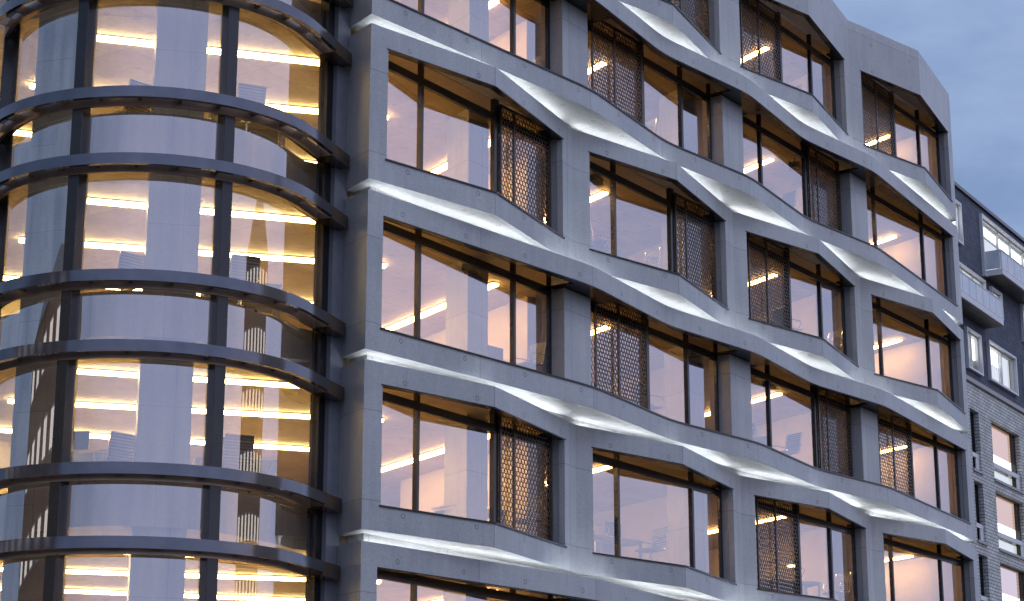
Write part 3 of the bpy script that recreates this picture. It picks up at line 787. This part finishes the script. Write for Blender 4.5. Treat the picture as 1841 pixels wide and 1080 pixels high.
def nb_window(s0, s1, z0, z1, y, mat, nm, posts, lit):
    f = MB(); w = .07
    f.box(s0, s0 + w, y - .06, y + .06, z0, z1); f.box(s1 - w, s1, y - .06, y + .06, z0, z1)
    f.box(s0 + w, s1 - w, y - .06, y + .06, z0, z0 + w); f.box(s0 + w, s1 - w, y - .06, y + .06, z1 - w, z1)
    for p in posts: f.box(p - .04, p + .04, y - .05, y + .05, z0 + w, z1 - w)
    fo = f.build(nm, mat, NB)
    g = MB(); g.quad((s0 + .03, y, z0 + .03), (s1 - .03, y, z0 + .03), (s1 - .03, y, z1 - .03), (s0 + .03, y, z1 - .03)); g.build('pane', 'far_glass', fo)
    for (a, b, c_, d, m_) in lit:
        l = MB(); n = max(2, int((b - a) / .14)); 
        for i in range(n):
            u0, u1 = a + (b - a) * i / n, a + (b - a) * (i + 1) / n
            l.hexa([(u0, y + .07 + .03 * (i % 2), c_), (u1, y + .07 + .03 * ((i + 1) % 2), c_), (u1, y + .10 + .03 * ((i + 1) % 2), c_), (u0, y + .10 + .03 * (i % 2), c_),
                    (u0, y + .07 + .03 * (i % 2), d), (u1, y + .07 + .03 * ((i + 1) % 2), d), (u1, y + .10 + .03 * ((i + 1) % 2), d), (u0, y + .10 + .03 * (i % 2), d)])
        l.build('glow_sheet', m_, fo)  # pleated sheet that glows by itself in place of a lit room
    return fo
def casing(s0, s1, z0, z1, fo):              # pale metal box that lines the upper openings
    k = MB(); t = .07
    k.box(s0 - t, s0 + .02, -.14, .40, z0 - t, z1 + t); k.box(s1 - .02, s1 + t, -.14, .40, z0 - t, z1 + t)
    k.box(s0 + .02, s1 - .02, -.14, .40, z1 - .02, z1 + t); k.box(s0 + .02, s1 - .02, -.14, .40, z0 - t, z0 + .02); k.build('casing', 'white_metal', fo)
for i, (s0, s1, z0, z1) in enumerate(UP):
    ps = [s0 + (s1 - s0) * .5] if s1 - s0 < 3 else [s0 + (s1 - s0) * .33, s0 + (s1 - s0) * .56, s0 + (s1 - s0) * .8]
    if i == 4: ps = [3.55]
    lit = [(s0 + .1, s0 + (s1 - s0) * .45, z0 + .05, z1 - .1, 'lit_dim'), (s0 + (s1 - s0) * .45, s1 - .1, z0 + .6, z1 - .1, 'lit_room')]
    if i == 0: lit = [(s0 + .1, s1 - .1, 2.35, 2.75, 'lit_room'), (s0 + .1, s1 - .1, .4, 2.2, 'lit_dim')]
    if i == 4: lit = [(1.6, 3.5, -3.45, -2.8, 'lit_room'), (1.6, 3.5, -4.28, -3.5, 'lit_dim'), (3.6, 5.0, -4.2, -2.8, 'lit_dim')]
    fo = nb_window(s0 + .02, s1 - .02, z0 + .02, z1 - .02, .07, 'white_metal', 'window', ps, lit)
    casing(s0, s1, z0, z1, fo)
for i, (s0, s1, z0, z1) in enumerate(LOW):
    lit = [(s0 + .1, s1 - .1, z0 + 1.27, z1 - .05, 'lit_warm'), (s0 + .1, s1 - .1, z0 + .75, z0 + 1.25, 'lit_room'), (s0 + .1, s1 - .1, z0 + .06, z0 + .55, 'lit_dim')] if s1 - s0 > 2 else []
    fo = nb_window(s0 + .001, s1 - .001, z0 + .002, z1 - .002, .27, 'metal', 'window', [s0 + (s1 - s0) * .9] if s1 - s0 > 2 else [], lit)
    rl = MB(); rl.box(s0 + .01, s1 - .01, .08, .15, z0 + .56, z0 + .74); rl.box(s1 - .42, s1 - .01, .09, .14, z0 + .02, z0 + .555); rl.build('guard_rail', 'white_metal', fo)
    sl = MB(); sl.box(s0 - .06, s1 + .06, -.07, .20, z0 - .11, z0 - .002); sl.build('sill', 'coping', fo)
def balcony(s0, s1, zb, ztop, d=.82):
    b = MB(); b.box(s0, s1, -d, -.002, zb - .26, zb); bo = bevel(b.build('balcony', 'white_metal', NB), .01)
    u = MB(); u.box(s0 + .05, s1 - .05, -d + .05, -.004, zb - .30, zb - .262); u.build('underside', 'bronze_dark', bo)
    n = max(2, int((s1 - s0) / .85)); t = .04
    pn = MB(); po = MB()
    for i in range(n):
        a, c_ = s0 + (s1 - s0) * i / n, s0 + (s1 - s0) * (i + 1) / n
        pn.box(a + .05, c_ - .05, -d + .02, -d + .045, zb + .03, ztop - .05)
    for i in range(n + 1):
        a = s0 + (s1 - s0) * i / n; a = min(max(a, s0 + .03), s1 - .03); po.box(a - .03, a + .03, -d + .015, -d + .075, zb, ztop - .04)
    for s in (s0, s1 - .03): pn.box(s + .002, s + .028, -d + .09, -.05, zb + .03, ztop - .05)
    po.box(s0, s1, -d + .0, -d + .08, ztop - .04, ztop); po.box(s0, s0 + .07, -d + .08, -.003, ztop - .04, ztop); po.box(s1 - .07, s1, -d + .08, -.003, ztop - .04, ztop)
    pn.build('panel', 'frosted', bo); po.build('railing', 'white_metal', bo)
balcony(1.80, 10.0, .52, 1.37); balcony(-4.5, 1.46, -1.86, -1.02)

# ------------------------------------------------------------------ street, opposite houses (seen mirrored in the tower glass)
def struct(name, mb, mat):
    o = mb.build(name, mat); o['kind'] = 'structure'; return o
g = MB(); g.box(-1500, 1500, -1500, 1500, -1.0, -.12); struct('ground', g, 'earth')
g = MB(); g.box(-200, 200, -22, -5, -.119, 0.0 - .11 + .002); struct('road', g, 'asphalt')
g = MB(); g.box(-200, 200, -4.99, 18.5, -.119, .012); struct('pavement', g, 'paving')
def brick_house(label, loc, rz, w, d, h, nw, nf, gable):
    t = thing('brick_house', label, 'building', loc, R(rz))
    b = MB(); b.box(-w / 2, w / 2, 0, d, 0, h)
    b.build('wall', 'brick_red', t)
    r = MB()
    r.hexa([(-w / 2 - .2, -.2, h + .002), (w / 2 + .2, -.2, h + .002), (w / 2 + .2, d + .2, h + .002), (-w / 2 - .2, d + .2, h + .002),
            (-.2, d / 2 - .1, h + gable), (.2, d / 2 - .1, h + gable), (.2, d / 2 + .1, h + gable), (-.2, d / 2 + .1, h + gable)])
    r.build('roof', 'metal', t)
    fh = h / nf
    for f in range(nf):
        for i in range(nw):
            x = -w / 2 + w * (i + .5) / nw; z = f * fh + fh * .30; ww = w / nw * .22
            m = MB(); m.box(x - ww - .1, x + ww + .1, -.10, -.004, z - .12, z + fh * .40 + .12); fo = m.build('window', 'white_metal', t)
            p = MB(); p.box(x - ww, x - .04, -.12, -.101, z, z + fh * .40); p.box(x + .04, x + ww, -.12, -.101, z, z + fh * .40); p.build('pane', 'house_lit', fo)
    return t
brick_house('red brick house with lit white windows mirrored in the left edge of the tower', (-36, 20, 0), 90, 26, 10, 20.5, 7, 6, 3)
brick_house('tall red brick house mirrored as a thin spire in the tower glass', (32.5, -45, 0), 220, 24, 14, 31, 7, 10, 6)
